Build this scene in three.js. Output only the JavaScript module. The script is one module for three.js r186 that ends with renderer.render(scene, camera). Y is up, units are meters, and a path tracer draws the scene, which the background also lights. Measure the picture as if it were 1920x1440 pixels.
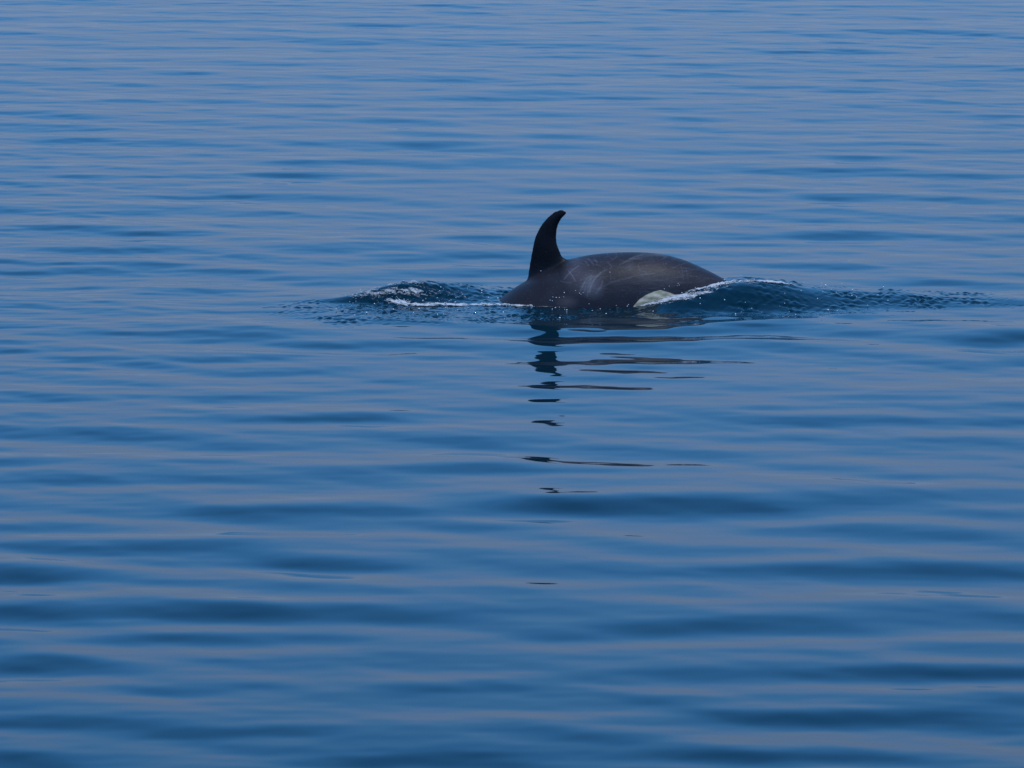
import * as THREE from 'three';

// ---------------------------------------------------------------- camera, sky, sun, exposure
const scene = new THREE.Scene();
const camera = new THREE.PerspectiveCamera(10, 4 / 3, 1, 9000);
camera.position.set(0, 6.4, 40);
camera.lookAt(0, 6.4 - 40 * Math.tan(10.178 * Math.PI / 180), 0);
camera.focus = 40.5;
camera.userData.fStop = 10;
camera.updateProjectionMatrix();

const renderer = new THREE.WebGLRenderer({ antialias: true });
renderer.toneMapping = THREE.LinearToneMapping;
renderer.toneMappingExposure = 0.88;
renderer.shadowMap.enabled = true;

// seeded random numbers
function rng(seed) {
  let a = seed >>> 0;
  return () => { a = (a + 0x6d2b79f5) | 0; let t = Math.imul(a ^ (a >>> 15), 1 | a); t = (t + Math.imul(t ^ (t >>> 7), 61 | t)) ^ t; return ((t ^ (t >>> 14)) >>> 0) / 4294967296; };
}
const sstep = (a, b, x) => { const t = Math.min(1, Math.max(0, (x - a) / (b - a))); return t * t * (3 - 2 * t); };
// monotone-ish smooth table lookup (Catmull-Rom through [x, y] pairs)
function curve(pts) {
  return (x) => {
    const n = pts.length;
    if (x <= pts[0][0]) return pts[0][1];
    if (x >= pts[n - 1][0]) return pts[n - 1][1];
    let i = 0; while (pts[i + 1][0] < x) i++;
    const p1 = pts[i], p2 = pts[i + 1], p0 = pts[i - 1] ?? p1, p3 = pts[i + 2] ?? p2, w = p2[0] - p1[0], t = (x - p1[0]) / w;
    const m1 = i > 0 ? (p2[1] - p0[1]) / (p2[0] - p0[0]) * w : p2[1] - p1[1], m2 = i < n - 2 ? (p3[1] - p1[1]) / (p3[0] - p1[0]) * w : p2[1] - p1[1];
    const t2 = t * t, t3 = t2 * t;
    return (2 * t3 - 3 * t2 + 1) * p1[1] + (t3 - 2 * t2 + t) * m1 + (-2 * t3 + 3 * t2) * p2[1] + (t3 - t2) * m2;
  };
}
// 2-D value noise, smooth, in [-1, 1]
function noise2(x, y, s = 0) {
  const ix = Math.floor(x), iy = Math.floor(y), fx = x - ix, fy = y - iy;
  const h = (i, j) => { let n = Math.imul(i, 374761393) + Math.imul(j, 668265263) + Math.imul(s, 974711); n = Math.imul(n ^ (n >>> 13), 1274126177); return ((n ^ (n >>> 16)) >>> 0) / 2147483648 - 1; };
  const u = fx * fx * fx * (fx * (fx * 6 - 15) + 10), v = fy * fy * fy * (fy * (fy * 6 - 15) + 10);
  return (h(ix, iy) * (1 - u) + h(ix + 1, iy) * u) * (1 - v) + (h(ix, iy + 1) * (1 - u) + h(ix + 1, iy + 1) * u) * v;
}

// hazy sky: a greyish lavender haze layer low down, clear blue above it, the same all the way round but for soft cloud veils
{
  const W = 1024, Hh = 512, data = new Float32Array(W * Hh * 4);
  const R = curve([[0, 0.285], [5, 0.3], [9, 0.295], [13, 0.225], [18, 0.165], [24, 0.135], [34, 0.098], [50, 0.062], [70, 0.05], [90, 0.048]]);
  const G = curve([[0, 0.43], [5, 0.47], [9, 0.545], [13, 0.6], [18, 0.605], [24, 0.555], [34, 0.42], [50, 0.28], [70, 0.205], [90, 0.185]]);
  const B = curve([[0, 0.71], [5, 0.775], [9, 1.01], [13, 1.22], [18, 1.4], [24, 1.35], [34, 1.08], [50, 0.76], [70, 0.58], [90, 0.54]]);
  for (let r = 0; r < Hh; r++) {
    const el = ((r + .5) / Hh - .5) * 180;
    for (let c = 0; c < W; c++) {
      const az = (c + .5) / W * Math.PI * 2, cx = Math.cos(az), cz = Math.sin(az);
      const n = noise2(cx * 9 + 40, cz * 9 + el * .35, 3) * .6 + noise2(cx * 26 + 40, cz * 26 + el * .9, 5) * .3;
      const e = Math.max(0, el + n * 1.6 * sstep(1, 8, el) * (1 - sstep(24, 45, el)));
      const i = (r * W + c) * 4;
      data[i] = R(e); data[i + 1] = G(e); data[i + 2] = B(e); data[i + 3] = 1;
    }
  }
  const tex = new THREE.DataTexture(data, W, Hh, THREE.RGBAFormat, THREE.FloatType);
  tex.mapping = THREE.EquirectangularReflectionMapping;
  tex.magFilter = tex.minFilter = THREE.LinearFilter;
  tex.wrapS = THREE.RepeatWrapping;
  tex.needsUpdate = true;
  scene.background = tex;
  scene.environment = tex;
}
const sun = new THREE.DirectionalLight(new THREE.Color(1, .965, .91), 2.7);
sun.position.set(7, 34, 4);
sun.target.position.set(0, 0, 0);
sun.castShadow = true;
sun.shadow.camera.left = sun.shadow.camera.bottom = -12; sun.shadow.camera.right = sun.shadow.camera.top = 12; sun.shadow.camera.far = 90;
sun.shadow.mapSize.set(2048, 2048);
scene.add(sun, sun.target);

// ---------------------------------------------------------------- the shape of the whale's body
const backLine = curve([[-1.6, -1.45], [-1.3, -1.02], [-.9, -.66], [-.6, -.40], [-.3, -.145], [-.118, .005], [.01, .105], [.148, .19], [.32, .285], [.52, .375], [.70, .419], [.935, .443], [1.18, .447], [1.378, .430], [1.574, .380], [1.77, .297], [1.97, .192], [2.165, .075], [2.41, -.10], [2.7, -.34], [2.9, -.5]]);
const halfWide = curve([[-1.6, .03], [-1.3, .24], [-.9, .35], [-.6, .40], [0, .45], [.5, .47], [.95, .46], [1.2, .43], [1.5, .365], [1.8, .27], [2.1, .18], [2.5, .1], [2.9, .03]]);
const halfHigh = curve([[-1.6, .03], [-1.3, .28], [-.9, .42], [-.6, .46], [0, .5], [.5, .55], [.95, .53], [1.3, .47], [1.7, .34], [2.0, .25], [2.4, .17], [2.9, .04]]);
const finFront = curve([[-.3, .05], [.19, .143], [.29, .157], [.383, .172], [.488, .191], [.525, .198], [.59, .214], [.629, .231], [.707, .273], [.767, .322], [.807, .366], [.832, .406], [.845, .452]]);
const finRear = curve([[-.3, .75], [.19, .63], [.29, .56], [.383, .492], [.41, .462], [.488, .428], [.525, .415], [.59, .406], [.629, .409], [.707, .424], [.767, .458], [.807, .495], [.832, .492], [.845, .456]]);
const finThick = curve([[-.3, .085], [.19, .066], [.3, .052], [.5, .04], [.7, .027], [.8, .019], [.845, .006]]);
function ellipse(px, py, a, b) {
  const k0 = Math.hypot(px / a, py / b), k1 = Math.hypot(px / (a * a), py / (b * b));
  return k1 < 1e-9 ? -Math.min(a, b) : k0 * (k0 - 1) / k1;
}
function whaleField(x, y, z) {
  const xc = Math.min(2.9, Math.max(-1.6, x)), a = halfHigh(xc), b = halfWide(xc), body = Math.hypot(Math.max(-99, ellipse(y - backLine(xc) + a, z, a, b)), 0) * Math.sign(ellipse(y - backLine(xc) + a, z, a, b));
  let f = x === xc ? body : Math.max(body, 0) + Math.abs(x - xc);
  if (x > -.35 && x < 1.2 && y > -.3) {
    const yc = Math.min(.845, y), L = finFront(yc), Rr = finRear(yc), hc = Math.max(.004, (Rr - L) / 2);
    let fin = ellipse(x - (L + Rr) / 2, z, hc, finThick(yc));
    if (y > .845) fin = Math.hypot(Math.max(fin, 0), y - .845);
    const k = .05 + .05 * sstep(.3, .6, x) * sstep(.2, .3, y), h = Math.max(k - Math.abs(f - fin), 0) / k;
    f = Math.min(f, fin) - h * h * h * k / 6;
  }
  return f;
}
function whaleNormal(x, y, z, e = .004) {
  const n = new THREE.Vector3(whaleField(x + e, y, z) - whaleField(x - e, y, z), whaleField(x, y + e, z) - whaleField(x, y - e, z), whaleField(x, y, z + e) - whaleField(x, y, z - e));
  return n.divideScalar(2 * e);
}
// half width of the body at a side-view point, 0 outside
function flankZ(x, y) {
  const a = halfHigh(x), b = halfWide(x), t = (y - backLine(x) + a) / a;
  return b * Math.sqrt(Math.max(0, 1 - t * t));
}

// ---------------------------------------------------------------- the sea: one sheet of real waves out to the horizon
const waves = [];
{
  const r = rng(77), N = 120;
  for (let i = 0; i < N; i++) {
    const t = (i + r()) / N, lam = .12 * Math.pow(6 / .12, t), k = 2 * Math.PI / lam;
    const spread = lam < .5 ? 1.0 : lam < 1.2 ? .85 : .6;
    const ang = -Math.PI / 2 + .12 + ((r() + r() + r()) / 1.5 - 1) * spread;   // long crests lying across the view
    // slope carried by each component
    let s = .0048 * (lam < .2 ? .7 : lam < .35 ? 1.1 : lam < .6 ? 1.2 : lam < 1.6 ? 1.15 : lam < 2.6 ? .7 : .45);
    waves.push([Math.cos(ang) * k, Math.sin(ang) * k, r() * Math.PI * 2, s * (.6 + .8 * r()) / k * 1.41, lam]);
  }
}
// single larger facets facing the camera: [x, z, half length, half depth, strength]
const facets = [[-6.08,-13.46,0.49,0.33,0.50],
  [-3.62,-21.66,0.83,0.33,0.35],
  [0.35,-16.84,0.90,0.50,0.50],
  [3.98,-22.62,0.69,0.45,0.40],
  [-3.97,-6.23,0.74,0.29,0.50],
  [3.59,-4.25,0.46,0.25,0.55],
  [3.46,-7.07,0.55,0.28,0.45],
  [-2.77,4.96,0.91,0.19,0.60],
  [-3.73,4.03,0.67,0.20,0.60],
  [-1.96,3.85,0.58,0.20,0.40],
  [-1.31,5.93,0.46,0.21,0.80],
  [-0.12,7.93,0.48,0.22,0.90],
  [3.15,6.97,0.78,0.24,0.80],
  [-3.41,8.35,0.51,0.24,0.90],
  [1.30,9.31,1.07,0.32,0.80],
  [0.15,9.21,0.57,0.21,0.50],
  [-3.36,9.97,0.37,0.23,0.90],
  [-2.41,10.70,0.40,0.19,0.60],
  [-1.43,11.20,0.47,0.18,0.80],
  [-3.19,11.56,0.46,0.19,0.90],
  [-2.25,12.65,0.96,0.30,1.10],
  [-0.88,12.79,0.71,0.25,0.90],
  [-2.20,13.30,1.00,0.21,0.80],
  [-2.99,14.07,0.32,0.24,0.90],
  [-0.25,14.60,0.41,0.17,1.00],
  [-2.09,14.72,0.41,0.14,0.70],
  [0.47,13.09,0.71,0.29,0.60],
  [2.74,11.40,0.75,0.28,0.70],
  [4.23,2.25,0.37,0.31,1.00],
  [2.51,12.79,0.71,0.30,0.70],
  [0.67,11.56,0.81,0.24,0.40],
  [2.58,14.27,0.71,0.17,0.90],
  [1.86,15.29,0.65,0.19,1.00],
  [2.82,15.04,0.41,0.29,1.00],
  [-2.71,15.47,0.40,0.15,0.80],
  [-1.47,15.67,0.40,0.13,0.70],
  [1.56,16.18,0.54,0.15,1.00],
  [-0.77,16.32,0.63,0.17,0.80],
  [-2.75,16.24,0.24,0.17,0.80],
  [0.83,4.79,0.72,0.17,0.50],
  [2.27,6.02,0.69,0.25,0.60],
  [1.36,1.82,0.99,0.26,0.50],
  [2.91,8.25,0.59,0.16,0.60],
  [2.76,5.08,0.54,0.17,0.40],
  [-1.27,7.95,0.52,0.14,0.40],
  [-0.76,9.46,0.80,0.15,0.60],
  [-0.59,10.39,0.66,0.14,0.50],
  [0.67,8.05,0.40,0.10,0.30],
  [-1.32,-4.75,0.41,0.16,0.40],
  [6.94,-25.35,0.72,0.49,0.30],
  [-4.83,-11.86,0.76,0.21,0.35],
  [-2.36,-13.63,0.85,0.28,0.35],
  [-3.78,-3.32,0.69,0.22,0.40],
  [-3.81,-0.75,0.60,0.16,0.40],
  [2.28,-2.09,0.67,0.17,0.35],
  [-2.39,-8.84,0.78,0.23,0.35]];
const ripples = [];
{
  const r = rng(5);
  for (let i = 0; i < 40; i++) {
    const lam = .046 * Math.pow(.15 / .046, r()), k = 2 * Math.PI / lam, ang = r() * Math.PI * 2;
    ripples.push([Math.cos(ang) * k, Math.sin(ang) * k, r() * Math.PI * 2, .066 / k * (.6 + .8 * r())]);
  }
}
// swell that the whale lifts: a sheet over its shoulders on the left, a hump over the tail stock on the right
const rightCrest = curve([[1.0, 0], [1.2, .03], [1.43, .10], [1.67, .15], [1.97, .195], [2.16, .212], [2.46, .185], [2.8, .135], [3.4, .085], [4.6, .04], [5.6, 0]]);
const rightFoot = curve([[1.0, .85], [1.4, .86], [2.0, .86], [2.6, .82], [3.2, .66], [4.0, .48], [5.6, .35]]);
const rightTop = curve([[1.0, .46], [1.4, .44], [1.7, .36], [2.0, .22], [2.4, .1], [3, 0], [5.6, 0]]);
const leftCrest = curve([[-2.0, 0], [-1.65, .02], [-1.43, .06], [-1.2, .115], [-.95, .152], [-.7, .145], [-.4, .09], [-.1, .04], [.15, .02], [.4, .01], [.6, 0]]);
const leftLine = curve([[-2, .08], [-1.4, .0], [-1.0, -.12], [-.7, -.22], [-.4, -.35], [0, -.45], [.6, -.5]]);
function hump(x, z) {
  let h = 0;
  if (x > 1 && x < 5.6) {
    const H = rightCrest(x), t = rightTop(x), f = rightFoot(x), b = -.75;
    h += H * (z > t ? 1 - sstep(t, f, z) : z < -.12 ? sstep(b, -.12, z) : 1);
  }
  if (x > -2 && x < .6) {
    const H = leftCrest(x), c = leftLine(x), f = .26 - .06 * sstep(-.9, -1.5, x);
    h += H * (z > c ? 1 - sstep(c, f, z) : sstep(c - .65, c, z));
  }
  const cx = sstep(-.5, .3, x) * (1 - sstep(1.3, 2.0, x));
  if (cx > 0) h += .004 * cx * (1 - sstep(.2, 1.1, z)) * sstep(-.9, -.2, z);
  // the surface dips in front of the body and swells up again towards the camera
  const dip = sstep(-.9, .1, x) * (1 - sstep(1.0, 2.2, x));
  if (dip > 0) h -= .022 * dip * sstep(.3, 1.15, z) * (1 - sstep(1.15, 2.9, z));
  return h;
}
const roughNear = curve([[-2.5, .6], [-2.1, 1.05], [-1.5, 1.35], [-.6, 1.28], [0, 1.22], [.7, 1.08], [1.4, .98], [2.0, 1.0], [2.7, .92], [3.3, .68], [4.0, .45], [5.2, .2]]);
const roughFar = curve([[-2.5, .5], [-2.0, .22], [-1.5, -.05], [-1.2, -.5], [1, -.7], [2.4, -.65], [3.2, -.5], [4.2, -.42], [5.2, -.25]]);
function roughness2(x, z) {
  if (x < -2.5 || x > 5.2 || z < -1.1 || z > 2.2) return 0;
  const jag = noise2(x * 2.6, z * 5, 11) * .16 + noise2(x * 9, z * 14, 12) * .10;
  const ends = sstep(-2.6, -1.1, x + jag * 2.5) * (1 - sstep(3.2, 5.3, x + jag * 3.5));
  const n = roughNear(x), f = roughFar(x);
  return ends * (1 - sstep(n - .32, n + .14, z + jag * 1.6)) * sstep(f - .12, f + .1, z + jag * .6);
}
// ring waves that spread from the animal
function rings(x, z) {
  const d = Math.hypot((x - .9) / 1.75, (z - .1) / .85) - 1.35;
  return d < 0 || d > 5 ? 0 : .0125 * Math.sin(d * 5.2 + 1.2 + noise2(x * .7, z * .7, 21) * 1.2) * Math.exp(-d * .62) * sstep(0, .25, d);
}
function seaHeight(x, z, cell = .02) {
  let h = 0;
  const R = roughness2(x, z), calm = 1 - .55 * R;
  const patch = .72 + .5 * noise2(x * .16 + 3, z * .09, 31);      // gusts: livelier and calmer patches
  for (let i = 0; i < waves.length; i++) {
    const w = waves[i];
    if (w[4] < cell * 3) continue;
    h += w[3] * Math.sin(w[0] * x + w[1] * z + w[2]) * (w[4] < .5 ? patch : 1);
  }
  h *= calm;
  if (cell > .3) return h;
  for (let i = 0; i < facets.length; i++) {
    const f = facets[i], u = (x - f[0]) / f[2];
    if (u > 3 || u < -3) continue;
    const zz = z - f[1] - .08 * f[3] * Math.sin(u * 2.1 + i), v = zz / f[3];
    if (v > 3.4 || v < -3.4) continue;
    h -= .12 * f[4] * zz * Math.exp(-.5 * (u * u * 1.1 + v * v));
  }
  if (x > -5 && x < 8 && z > -6 && z < 8) h += rings(x, z);
  h += hump(x, z);
  if (R > .002) {
    let q = 0;
    for (let i = 0; i < ripples.length; i++) { const w = ripples[i]; q += w[3] * Math.sin(w[0] * x + w[1] * z + w[2]); }
    const pat = Math.max(.15, .8 + .8 * noise2(x * 4.3, z * 6, 41) + .4 * noise2(x * 11, z * 15, 42));
    h += q * R * pat * (1 - .35 * sstep(1.1, 1.7, x) * (1 - sstep(2.8, 3.8, x)));
  }
  return h;
}
function axis(segments) {   // [to, step at start, step at end]
  const out = [segments[0]];
  for (const [to, s0, s1] of segments.slice(1)) {
    const from = out[out.length - 1], len = to - from, n = Math.max(1, Math.round(s0 === s1 ? len / s0 : Math.log(s1 / s0) / Math.log(1 + (s1 - s0) / len)));
    const q = Math.pow(s1 / s0, 1 / n), total = s0 === s1 ? n : (Math.pow(q, n) - 1) / (q - 1);
    let acc = 0, st = 1;
    for (let i = 0; i < n; i++) { acc += st; st *= q; out.push(i === n - 1 ? to : from + len * acc / total); }
  }
  return out;
}
const xs = [...axis([0, [2.6, .0145, .0145], [5.4, .024, .024], [11, .024, .1], [80, .1, 8], [4000, 8, 900]]).slice(1).reverse().map((v) => -v), ...axis([0, [5.1, .0145, .0145], [5.6, .024, .024], [11, .024, .1], [80, .1, 8], [4000, 8, 900]])];
const zs = axis([-4000, [-120, 900, 8], [-36, 8, .07], [-1, .06, .036], [1.7, .0145, .0145], [18, .036, .036], [34, .036, 1.2], [60, 1.2, 6], [400, 6, 120], [4000, 120, 900]]);
{
  const nx = xs.length, nz = zs.length, pos = new Float32Array(nx * nz * 3), nor = new Float32Array(nx * nz * 3), hts = new Float64Array(nx * nz);
  for (let j = 0; j < nz; j++) for (let i = 0; i < nx; i++) {
    const cell = Math.max(i ? xs[i] - xs[i - 1] : 900, j ? zs[j] - zs[j - 1] : 900);
    const k = j * nx + i;
    hts[k] = cell > 3 ? 0 : seaHeight(xs[i], zs[j], cell);
    pos[k * 3] = xs[i]; pos[k * 3 + 1] = hts[k]; pos[k * 3 + 2] = zs[j];
  }
  for (let j = 0; j < nz; j++) for (let i = 0; i < nx; i++) {
    const a = Math.max(0, i - 1), b = Math.min(nx - 1, i + 1), c = Math.max(0, j - 1), d = Math.min(nz - 1, j + 1), k = (j * nx + i) * 3;
    const dx = (hts[j * nx + b] - hts[j * nx + a]) / (xs[b] - xs[a]), dz = (hts[d * nx + i] - hts[c * nx + i]) / (zs[d] - zs[c]), l = 1 / Math.hypot(dx, 1, dz);
    nor[k] = -dx * l; nor[k + 1] = l; nor[k + 2] = -dz * l;
  }
  const idx = new Uint32Array((nx - 1) * (nz - 1) * 6);
  let p = 0;
  for (let j = 0; j < nz - 1; j++) for (let i = 0; i < nx - 1; i++) {
    const a = j * nx + i, b = a + 1, c = a + nx, d = c + 1;
    idx[p++] = a; idx[p++] = c; idx[p++] = b; idx[p++] = b; idx[p++] = c; idx[p++] = d;
  }
  const g = new THREE.BufferGeometry();
  g.setAttribute('position', new THREE.BufferAttribute(pos, 3));
  g.setAttribute('normal', new THREE.BufferAttribute(nor, 3));
  g.setIndex(new THREE.BufferAttribute(idx, 1));
  const m = new THREE.MeshPhysicalMaterial({ color: new THREE.Color().setRGB(.0010, .0165, .029), roughness: .035, metalness: 0, ior: 1.333 });
  m.name = 'sea_water';
  const sea = new THREE.Mesh(g, m);
  sea.name = 'sea_water';
  sea.receiveShadow = true;
  sea.userData = { kind: 'structure', label: 'calm blue sea surface with low rolling ripples around the whale', category: 'water' };
  scene.add(sea);
  console.log('sea', nx, nz, nx * nz * 2);
}

// ---------------------------------------------------------------- the whale: one continuous body with its dorsal fin
// a point of the side view seen from the boat, as a place on the body: side-view pixels of the skin chart are 5 mm
const U0 = -1.7, V0 = -1.5, UW = 4.8, VH = 2.4;
{
  const TW = 2048, TH = 1024, canvas = document.createElement('canvas');
  canvas.width = TW; canvas.height = TH;
  const c = canvas.getContext('2d');
  // chart(i, j): i, j measured along the flank as it shows from the side, in 5 mm steps
  const chart = (i, j) => {
    const x = (i - 960) * .00492;
    let y = (564 - j) * .00498;
    for (let n = 0; n < 14; n++) y = .5 * y + .5 * (564 + flankZ(x, y) * 31.8 - j) * .00498;
    return [(x - U0) / UW * TW, TH - (y - V0) / VH * TH];
  };
  c.fillStyle = 'rgb(41,43,51)'; c.fillRect(0, 0, TW, TH);
  const r = rng(9);
  const blob = (i, j, rad, col, a, sx = 1) => {
    const [u, v] = chart(i, j), R = rad * 2.1, g = c.createRadialGradient(0, 0, 0, 0, 0, R);
    g.addColorStop(0, `rgba(${col},${a})`); g.addColorStop(.6, `rgba(${col},${a * .45})`); g.addColorStop(1, `rgba(${col},0)`);
    c.save(); c.translate(u, v); c.scale(sx, 1); c.fillStyle = g; c.fillRect(-R, -R, 2 * R, 2 * R); c.restore();
  };
  // mottled skin
  for (let n = 0; n < 2200; n++) blob(930 + r() * 450, 400 + r() * 190, 1.5 + r() * r() * 16, r() < .5 ? '30,31,37' : '62,63,70', .05 + .07 * r(), 1.5);
  // darker cape on the shoulder and on the fin, grey saddle behind the fin
  for (let j = 392; j < 512; j += 5) for (let i = 986; i < 1066; i += 6) blob(i, j, 13, '15,17,22', .5 * (j < 470 ? 1 : (512 - j) / 42));
  blob(985, 560, 34, '34,31,36', .8, 1.4); blob(1022, 450, 34, '28,26,32', .9); blob(1028, 405, 22, '26,24,30', .9); blob(1010, 500, 26, '28,26,32', .8); blob(1015, 535, 20, '34,31,36', .8, 1.4);
  blob(1062, 566, 14, '110,100,98', .5, 1.8); blob(1085, 520, 36, '88,86,94', .55); blob(1110, 536, 28, '112,110,120', .65); blob(1072, 505, 24, '84,80,88', .5);
  blob(1205, 520, 18, '92,94,98', .35, 1.7); blob(1240, 525, 20, '92,94,98', .3, 2.2); blob(1180, 500, 10, '100,104,106', .3);
  const stroke = (pts, w, a, col = '150,152,160') => {
    c.beginPath(); c.lineCap = 'round'; c.lineJoin = 'round'; c.lineWidth = w * 1.7; c.strokeStyle = `rgba(${col},${a * .2})`;
    pts.forEach(([i, j], n) => { const [u, v] = chart(i, j); n ? c.lineTo(u, v) : c.moveTo(u, v); });
    c.lineWidth = w * 5; c.stroke(); c.lineWidth = w * 1.9; c.stroke(); c.lineWidth = w * 1.1; c.stroke();
  };
  const bend = (i0, j0, i1, j1, b, w, a) => { const pts = []; for (let n = 0; n <= 10; n++) { const t = n / 10, q = 4 * t * (1 - t) * b; pts.push([i0 + (i1 - i0) * t + q * (j1 - j0) * .5, j0 + (j1 - j0) * t - q * (i1 - i0) * .5]); } stroke(pts, w, a); };
  // tooth rakes and scratches
  bend(1057, 524, 1084, 499, .1, 1.2, .6); bend(1066, 509, 1077, 526, .05, 1.4, .65);
  bend(1097, 491, 1103, 499, 0, 1.3, .45); bend(1102, 486, 1112, 497, .1, 1.3, .45); bend(1114, 486, 1119, 493, 0, 1.2, .4); bend(1116, 496, 1125, 500, 0, 1, .3);
  stroke([[1139, 493], [1146, 501], [1141, 505]], 1, .45); stroke([[1145, 485], [1149, 487], [1156, 481]], 1, .4);
  bend(1160, 497, 1250, 478, .12, 1.6, .3); bend(1166, 494, 1205, 478, .1, 1.3, .3); bend(1180, 486, 1247, 481, .2, 1.3, .3);
  bend(1195, 498, 1198, 507, 0, 1.1, .4); bend(1143, 511, 1144, 526, 0, 1, .35);
  for (const [a, b, d, e, k] of [[1091, 541, 1108, 517, .25], [1095, 548, 1112, 519, .3], [1102, 548, 1106, 522, -.15], [1104, 550, 1125, 511, .2], [1110, 528, 1136, 506, .12], [1087, 546, 1096, 530, .2], [1116, 550, 1128, 528, -.15], [1100, 556, 1104, 530, .1]]) bend(a, b, d, e, k, 1.8, .42);
  bend(1120, 541, 1180, 522, .06, 1.3, .35); bend(1140, 530, 1225, 513, .05, 1.3, .3); bend(1150, 535, 1240, 526, .04, 1.1, .22); bend(1050, 527, 1070, 531, -.1, 1.1, .4);
  bend(1275, 500, 1279, 524, .06, 1.1, .3); bend(1284, 503, 1288, 526, .05, 1.1, .28); bend(1270, 508, 1276, 520, .05, 1, .25);
  for (let n = 0; n < 190; n++) { const i = 1060 + r() * 260, j = 484 + r() * 70, l = 6 + r() * 26, a = (r() - .65) * 1.3; bend(i, j, i + Math.cos(a) * l, j + Math.sin(a) * l * .6, (r() - .5) * .3, .9, .08 + .13 * r()); }
  for (let n = 0; n < 420; n++) { const [u, v] = chart(945 + r() * 420, 470 + r() * 105); c.fillStyle = `rgba(150,150,158,${.12 + .25 * r()})`; c.fillRect(u, v, 1.6 + r() * 1.6, 1.6 + r()); }
  // light flank patch near the water on the right
  {
    const edge = [[1180, 584], [1186, 574], [1196, 563], [1208, 553], [1224, 547], [1236, 545], [1250, 548], [1262, 553], [1274, 560], [1290, 570]];
    c.beginPath();
    edge.forEach(([i, j], n) => { const [u, v] = chart(i, j + (r() - .5) * 3); n ? c.lineTo(u, v) : c.moveTo(u, v); });
    const [eu, ev] = chart(1290, 578); c.lineTo(eu, ev + 160); const [su, sv] = chart(1180, 590); c.lineTo(su, sv + 200); c.closePath();
    c.fillStyle = 'rgb(222,202,166)'; c.fill();
    stroke(edge.map(([i, j]) => [i, j + .5]), 1.6, .5, '150,140,118');
    c.save(); c.beginPath(); edge.forEach(([i, j], n) => { const [u, v] = chart(i, j); n ? c.lineTo(u, v) : c.moveTo(u, v); }); c.lineTo(eu, ev + 160); c.lineTo(su, sv + 200); c.closePath(); c.clip();
    for (let n = 0; n < 90; n++) { const i = 1186 + r() * 90, j = 548 + r() * 30; stroke([[i, j], [i + 6 + r() * 12, j - 3 - r() * 5]], .7 + r(), .5, r() < .6 ? '96,104,98' : '238,232,214'); }
    for (let n = 0; n < 800; n++) blob(1180 + r() * 170, 535 + r() * 50, 1 + r() * 4, r() < .5 ? '104,104,86' : '240,228,198', .34, 3);
    c.restore();
  }
  const skin = new THREE.CanvasTexture(canvas);
  skin.colorSpace = THREE.SRGBColorSpace;
  skin.magFilter = THREE.LinearFilter;
  // fine skin relief
  const BN = 512, bd = new Uint8Array(BN * BN * 4);
  for (let j = 0; j < BN; j++) for (let i = 0; i < BN; i++) { const v = 128 + 60 * noise2(i / 9, j / 5, 61) + 50 * noise2(i / 3, j / 2.4, 62), k = (j * BN + i) * 4; bd[k] = bd[k + 1] = bd[k + 2] = v; bd[k + 3] = 255; }
  const bump = new THREE.DataTexture(bd, BN, BN); bump.magFilter = THREE.LinearFilter; bump.wrapS = bump.wrapT = THREE.RepeatWrapping; bump.repeat.set(3, 1.5); bump.needsUpdate = true;
  const material = new THREE.MeshPhysicalMaterial({ map: skin, roughness: .5, ior: 1.36, specularIntensity: .5, bumpMap: bump, bumpScale: .0012 });
  material.name = 'wet_whale_skin';

  // surface nets over the field
  const S = .0125, lo = [-1.72, -1.5, -.5], n = [376, 192, 81];
  const F = new Float32Array(n[0] * n[1] * n[2]), at = (i, j, k) => (k * n[1] + j) * n[0] + i;
  for (let k = 0; k < n[2]; k++) for (let j = 0; j < n[1]; j++) for (let i = 0; i < n[0]; i++) F[at(i, j, k)] = whaleField(lo[0] + i * S, lo[1] + j * S, lo[2] + k * S);
  const vid = new Int32Array(F.length).fill(-1), P = [], I = [];
  for (let k = 0; k < n[2] - 1; k++) for (let j = 0; j < n[1] - 1; j++) for (let i = 0; i < n[0] - 1; i++) {
    let cx = 0, cy = 0, cz = 0, m = 0;
    for (let e = 0; e < 12; e++) {
      const ax = e >> 2, b0 = e & 1, b1 = (e >> 1) & 1, o = ax === 0 ? [0, b0, b1] : ax === 1 ? [b0, 0, b1] : [b0, b1, 0];
      const A = F[at(i + o[0], j + o[1], k + o[2])], B = F[at(i + o[0] + (ax === 0), j + o[1] + (ax === 1), k + o[2] + (ax === 2))];
      if ((A < 0) === (B < 0)) continue;
      const t = A / (A - B);
      cx += o[0] + (ax === 0 ? t : 0); cy += o[1] + (ax === 1 ? t : 0); cz += o[2] + (ax === 2 ? t : 0); m++;
    }
    if (!m) continue;
    vid[at(i, j, k)] = P.length / 3;
    P.push(lo[0] + (i + cx / m) * S, lo[1] + (j + cy / m) * S, lo[2] + (k + cz / m) * S);
  }
  const quad = (a, b, c2, d, flip) => { if (flip) I.push(a, c2, b, a, d, c2); else I.push(a, b, c2, a, c2, d); };
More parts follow.
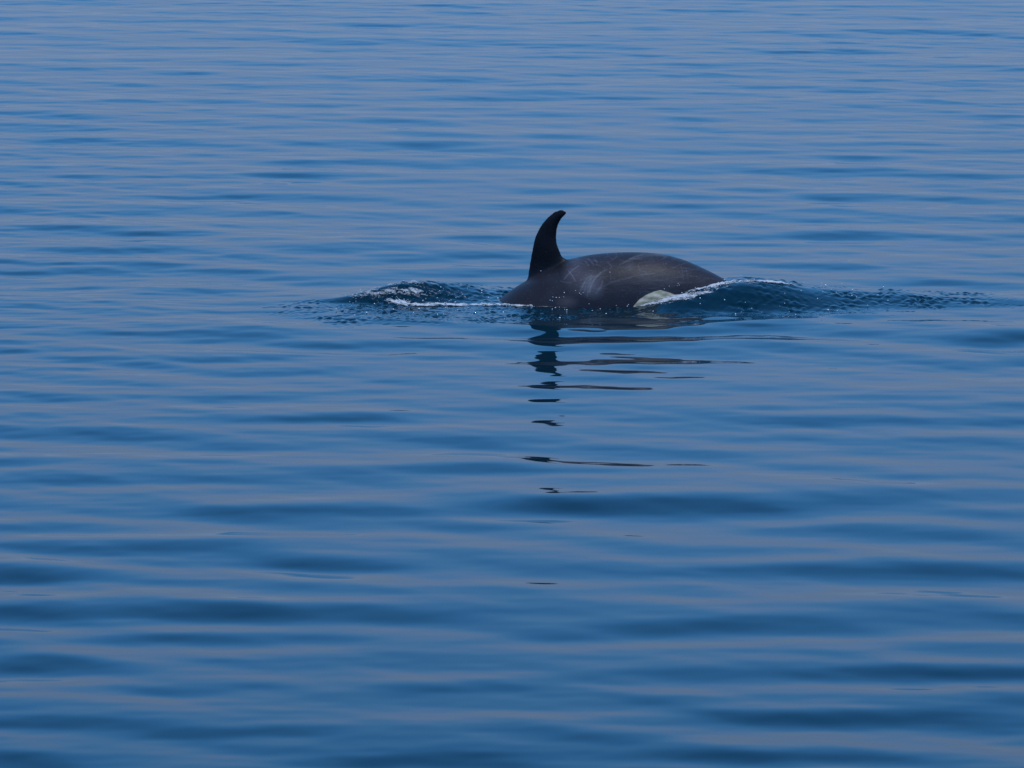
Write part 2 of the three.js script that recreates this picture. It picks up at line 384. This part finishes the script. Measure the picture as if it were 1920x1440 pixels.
  for (let k = 1; k < n[2] - 1; k++) for (let j = 1; j < n[1] - 1; j++) for (let i = 1; i < n[0] - 1; i++) {
    const A = F[at(i, j, k)] < 0;
    if (A !== F[at(i + 1, j, k)] < 0) quad(vid[at(i, j - 1, k - 1)], vid[at(i, j, k - 1)], vid[at(i, j, k)], vid[at(i, j - 1, k)], !A);
    if (A !== F[at(i, j + 1, k)] < 0) quad(vid[at(i - 1, j, k - 1)], vid[at(i - 1, j, k)], vid[at(i, j, k)], vid[at(i, j, k - 1)], !A);
    if (A !== F[at(i, j, k + 1)] < 0) quad(vid[at(i - 1, j - 1, k)], vid[at(i, j - 1, k)], vid[at(i, j, k)], vid[at(i - 1, j, k)], !A);
  }
  const N = new Float32Array(P.length), uv = new Float32Array(P.length / 3 * 2);
  for (let v = 0; v < P.length; v += 3) {
    for (let t = 0; t < 3; t++) {
      const f = whaleField(P[v], P[v + 1], P[v + 2]), g = whaleNormal(P[v], P[v + 1], P[v + 2]), q = Math.max(-.006, Math.min(.006, f / Math.max(.3, g.lengthSq())));
      P[v] -= g.x * q; P[v + 1] -= g.y * q; P[v + 2] -= g.z * q;
    }
    const g = whaleNormal(P[v], P[v + 1], P[v + 2], .008).normalize();
    N[v] = g.x; N[v + 1] = g.y; N[v + 2] = g.z;
    uv[v / 3 * 2] = (P[v] - U0) / UW; uv[v / 3 * 2 + 1] = (P[v + 1] - V0) / VH;
  }
  const g = new THREE.BufferGeometry();
  g.setAttribute('position', new THREE.BufferAttribute(new Float32Array(P), 3));
  g.setAttribute('normal', new THREE.BufferAttribute(N, 3));
  g.setAttribute('uv', new THREE.BufferAttribute(uv, 2));
  g.setIndex(I);
  const whale = new THREE.Mesh(g, material);
  whale.name = 'killer_whale';
  whale.castShadow = whale.receiveShadow = true;
  whale.userData = { label: 'dark grey whale with curved dorsal fin and scratched back breaking the surface', category: 'whale' };
  scene.add(whale);
  console.log('whale', P.length / 3, I.length / 3);
}

// ---------------------------------------------------------------- foam, bubbles and drops
function lump(seed, flat) {
  const g = new THREE.IcosahedronGeometry(1, 1), p = g.attributes.position;
  for (let i = 0; i < p.count; i++) {
    const x = p.getX(i), y = p.getY(i), z = p.getZ(i), s = 1 + .28 * noise2(x * 2.1 + seed * 7, y * 2.1 + z * 1.7, seed);
    p.setXYZ(i, x * s, y * s * flat, z * s);
  }
  g.computeVertexNormals();
  return g;
}
const foamSkin = new THREE.MeshPhysicalMaterial({ color: new THREE.Color().setRGB(.74, .77, .80), roughness: .3, ior: 1.33 });
foamSkin.name = 'white_foam';
const dropSkin = new THREE.MeshPhysicalMaterial({ color: new THREE.Color().setRGB(.88, .9, .92), roughness: .18, ior: 1.33, clearcoat: 1, clearcoatRoughness: .08 });
dropSkin.name = 'bright_water_drop';
function scatter(name, label, category, shape, skin, spots, tints = true) {
  const m = new THREE.InstancedMesh(shape, skin, spots.length), o = new THREE.Object3D(), r = rng(spots.length), col = new THREE.Color();
  spots.forEach(([x, y, z, s], i) => {
    o.position.set(x, y, z); o.rotation.set((r() - .5) * .9, r() * 6.28, (r() - .5) * .9); o.scale.set(s * (.8 + .7 * r()), s * (.7 + .6 * r()), s * (.8 + .5 * r()));
    o.updateMatrix(); m.setMatrixAt(i, o.matrix);
    if (tints) { const t = .22 + .78 * Math.pow(r(), 1.2); m.setColorAt(i, col.setRGB(t, t, t)); }
  });
  m.name = name; m.castShadow = m.receiveShadow = true;
  m.userData = { label, category, kind: 'stuff' };
  scene.add(m);
}
const gauss = (r) => (r() + r() + r() + r() - 2) * .87;
// points strewn along a line of [x, z, half width, density 0..1, lift]
function strew(r, line, count, size, out, fx = 12, fz = 22) {
  const total = line[line.length - 1][0] - line[0][0];
  const W = curve(line.map((l) => [l[0], l[1]])), H = curve(line.map((l) => [l[0], l[2]])), D = curve(line.map((l) => [l[0], l[3]])), Lf = curve(line.map((l) => [l[0], l[4]]));
  for (let k = 0; k < count; k++) {
    const x = line[0][0] + r() * total, clot = .5 + .5 * noise2(x * 7, out.length * 0 + 3, 71) + .5 * noise2(x * 23, 1, 72);
    if (r() > D(x) * (.15 + 1.05 * clot)) continue;
    const z = W(x) + gauss(r) * H(x) * (.45 + 1.1 * clot), lace = noise2(x * fx, z * fz, 73) + .6 * noise2(x * fx * 2.7, z * fz * 2, 74);
    if (lace < -.12 && r() < .88) continue;
    const s = size * (.5 + 1.1 * r() * r());
    out.push([x, seaHeight(x, z) + s * .15 + r() * r() * Lf(x) * (.4 + .8 * clot), z, s]);
  }
}
// froth: a thin broken layer lying on the water, thick along the lines given, torn into streaks
function fbm(x, y, k) { return .55 * noise2(x, y, k) + .28 * noise2(x * 2.1, y * 2.1, k + 1) + .17 * noise2(x * 4.3, y * 4.3, k + 2); }
function froth(name, label, [x0, x1, z0, z1], lines, [sx, sz, tilt]) {
  const TW = 1024, TH = 512, px = new Uint8Array(TW * TH * 4), rows = lines.map((l) => ({ a: l[0][0], b: l[l.length - 1][0], z: curve(l.map((p) => [p[0], p[1]])), w: curve(l.map((p) => [p[0], p[2]])), d: curve(l.map((p) => [p[0], p[3]])) }));
  const cover = (x, z) => {
    let D = 0;
    for (const l of rows) {
      if (x < l.a || x > l.b) continue;
      const wob = .012 * noise2(x * 9, 1, 81), v = (z - l.z(x) - wob) / l.w(x), end = sstep(l.a, l.a + .06, x) * (1 - sstep(l.b - .06, l.b, x));
      D = Math.max(D, l.d(x) * Math.exp(-v * v) * end);
    }
    return D;
  };
  const alphaAt = (x, z, D = cover(x, z)) => {
    if (D < .02) return 0;
    const u = x + tilt * z, n = fbm(u * sx, z * sz, 91), f = 1 - Math.abs(fbm(u * sx * 1.6 + 9, z * sz * 1.4, 95)) * 2.6, g = noise2(x * 95, z * 120, 99);
    return Math.min(1, Math.max(0, (D * 1.25 + .55 * n + .22 * f + .22 * g - .52) * 2.1)) * Math.min(1, D * 2.2);
  };
  for (let j = 0; j < TH; j++) for (let i = 0; i < TW; i++) {
    const v = 255 * Math.min(.97, alphaAt(x0 + (x1 - x0) * (i + .5) / TW, z0 + (z1 - z0) * (j + .5) / TH)), k = (j * TW + i) * 4;
    px[k] = px[k + 1] = px[k + 2] = v; px[k + 3] = 255;
  }
  const t = new THREE.DataTexture(px, TW, TH); t.magFilter = t.minFilter = THREE.LinearFilter; t.needsUpdate = true;
  const nx = Math.round((x1 - x0) / .011), nz = Math.round((z1 - z0) / .009), g = new THREE.PlaneGeometry(1, 1, nx, nz), p = g.attributes.position, uv = g.attributes.uv;
  for (let k = 0; k < p.count; k++) {
    const x = x0 + (x1 - x0) * (p.getX(k) + .5), z = z0 + (z1 - z0) * (.5 - p.getY(k)), D = cover(x, z);
    p.setXYZ(k, x, seaHeight(x, z) + .005 + D * D * (.012 + .02 * Math.max(0, fbm(x * 26, z * 26, 85))) * (D > .6 ? 1.25 : 1), z);
    uv.setXY(k, (x - x0) / (x1 - x0), (z - z0) / (z1 - z0));
  }
  g.computeVertexNormals();
  const m = new THREE.MeshPhysicalMaterial({ color: new THREE.Color().setRGB(.48, .52, .56), roughness: .55, ior: 1.33, alphaMap: t, transparent: true, side: THREE.DoubleSide });
  m.name = 'froth_layer';
  const o = new THREE.Mesh(g, m);
  o.name = name; o.castShadow = o.receiveShadow = true; o.userData = { label, category: 'foam', kind: 'stuff' };
  scene.add(o);
}
froth('bow_foam', 'white frothy foam along the water left of the whale, below its sloping shoulder', [-1.65, .62, -.34, .5], [
  [[-1.2, .13, .03, .35], [-1.05, .2, .045, .7], [-.9, .265, .07, .85], [-.6, .28, .075, .85], [-.3, .285, .065, .75], [-.05, .32, .055, .75], [.2, .37, .04, .6], [.4, .42, .025, .5], [.6, .46, .02, .25]],
  [[-1.55, .08, .04, .22], [-1.4, .06, .08, .36], [-1.2, .06, .11, .37], [-.95, .04, .11, .41], [-.75, .02, .09, .33], [-.4, .02, .08, .22], [-.1, .05, .05, .12]],
  [[-1.45, -.04, .03, .4], [-1.2, -.1, .05, .45], [-.9, -.14, .06, .4], [-.6, -.16, .05, .2]]], [11, 30, -1.3]);
froth('wake_foam', 'white foam streaming along the tail stock right of the whale, over the pale flank patch', [1.1, 3.1, -.1, .72], [
  [[1.12, .47, .03, .35], [1.22, .48, .06, .55], [1.35, .49, .085, .62], [1.5, .5, .09, .66], [1.65, .49, .06, .58], [1.8, .42, .05, .55], [1.95, .34, .04, .4], [2.1, .28, .03, .2]],
  [[1.4, .46, .06, .4], [1.55, .42, .05, .6], [1.68, .35, .05, .75], [1.8, .28, .055, .85], [1.92, .22, .05, .85], [2.03, .17, .04, .85], [2.12, .15, .03, .5]],
  [[1.9, .24, .09, .45], [2.1, .2, .1, .42], [2.25, .16, .07, .42], [2.35, .14, .045, .85], [2.46, .12, .04, .8], [2.56, .1, .03, .4], [2.8, .08, .03, .28], [3.05, .06, .02, .15]]], [7, 26, .35]);
{
  const r = rng(301), grains = [];
  strew(r, [[-1.2, .1, .05, .2, .02], [-1.05, .18, .05, .5, .03], [-.9, .26, .05, .9, .03], [-.6, .27, .05, .9, .035], [-.3, .28, .045, .8, .03], [-.05, .32, .04, .7, .025], [.2, .36, .03, .5, .015], [.45, .43, .02, .2, .01]], 2600, .0058, grains);
  strew(r, [[1.25, .53, .03, .15, .008], [1.5, .52, .05, .5, .012], [1.7, .44, .05, .5, .02], [1.85, .3, .05, .8, .03], [2.0, .2, .04, .8, .035], [2.1, .16, .03, .3, .01], [2.3, .14, .035, .6, .025], [2.45, .12, .03, .6, .025], [2.6, .1, .02, .2, .01]], 2600, .0055, grains);
  for (let n = 0; n < 70; n++) { const x = -1.55 + r() * 1.1, z = -.12 + r() * .3, s = .003 + .003 * r(); grains.push([x, seaHeight(x, z) + s * .3, z, s]); }
  scatter('foam_bubbles', 'fine white bubbles and flecks riding on the foam beside the whale', 'foam', lump(1, .6), foamSkin, grains);
  const drops = [];
  for (let n = 0; n < 130; n++) { const x = -1.7 + r() * 5.2, z = -.3 + r() * 1.35; if (roughness2(x, z) < .5) continue; const s = .003 + .004 * r() * r(); drops.push([x, seaHeight(x, z) + s + .05 * r() * r(), z, s]); }
  for (const [i, j] of [[1036, 557], [1042, 558], [1048, 558], [1056, 557], [1057, 549], [1035, 564], [1031, 563], [1078, 545], [1085, 550], [1088, 552], [1092, 549], [1014, 523], [1142, 511], [1269, 532], [1271, 535], [1267, 536], [1252, 537], [1243, 542], [1176, 571], [1174, 574]]) {
    const x = (i - 960) * .00492; let y = (564 - j) * .00498;
    if (i === 1014) { drops.push([x, .285, .055, .0045]); continue; }
    for (let q = 0; q < 14; q++) y = .5 * y + .5 * (564 + flankZ(x, y) * 31.8 - j) * .00498;
    drops.push([x, y, flankZ(x, y) + .002, .003 + .0018 * r()]);
  }
  scatter('water_drops', 'bright drops of spray glinting over the dark water and wet flank', 'water drops', new THREE.IcosahedronGeometry(1, 2), dropSkin, drops, false);
}

renderer.render(scene, camera);
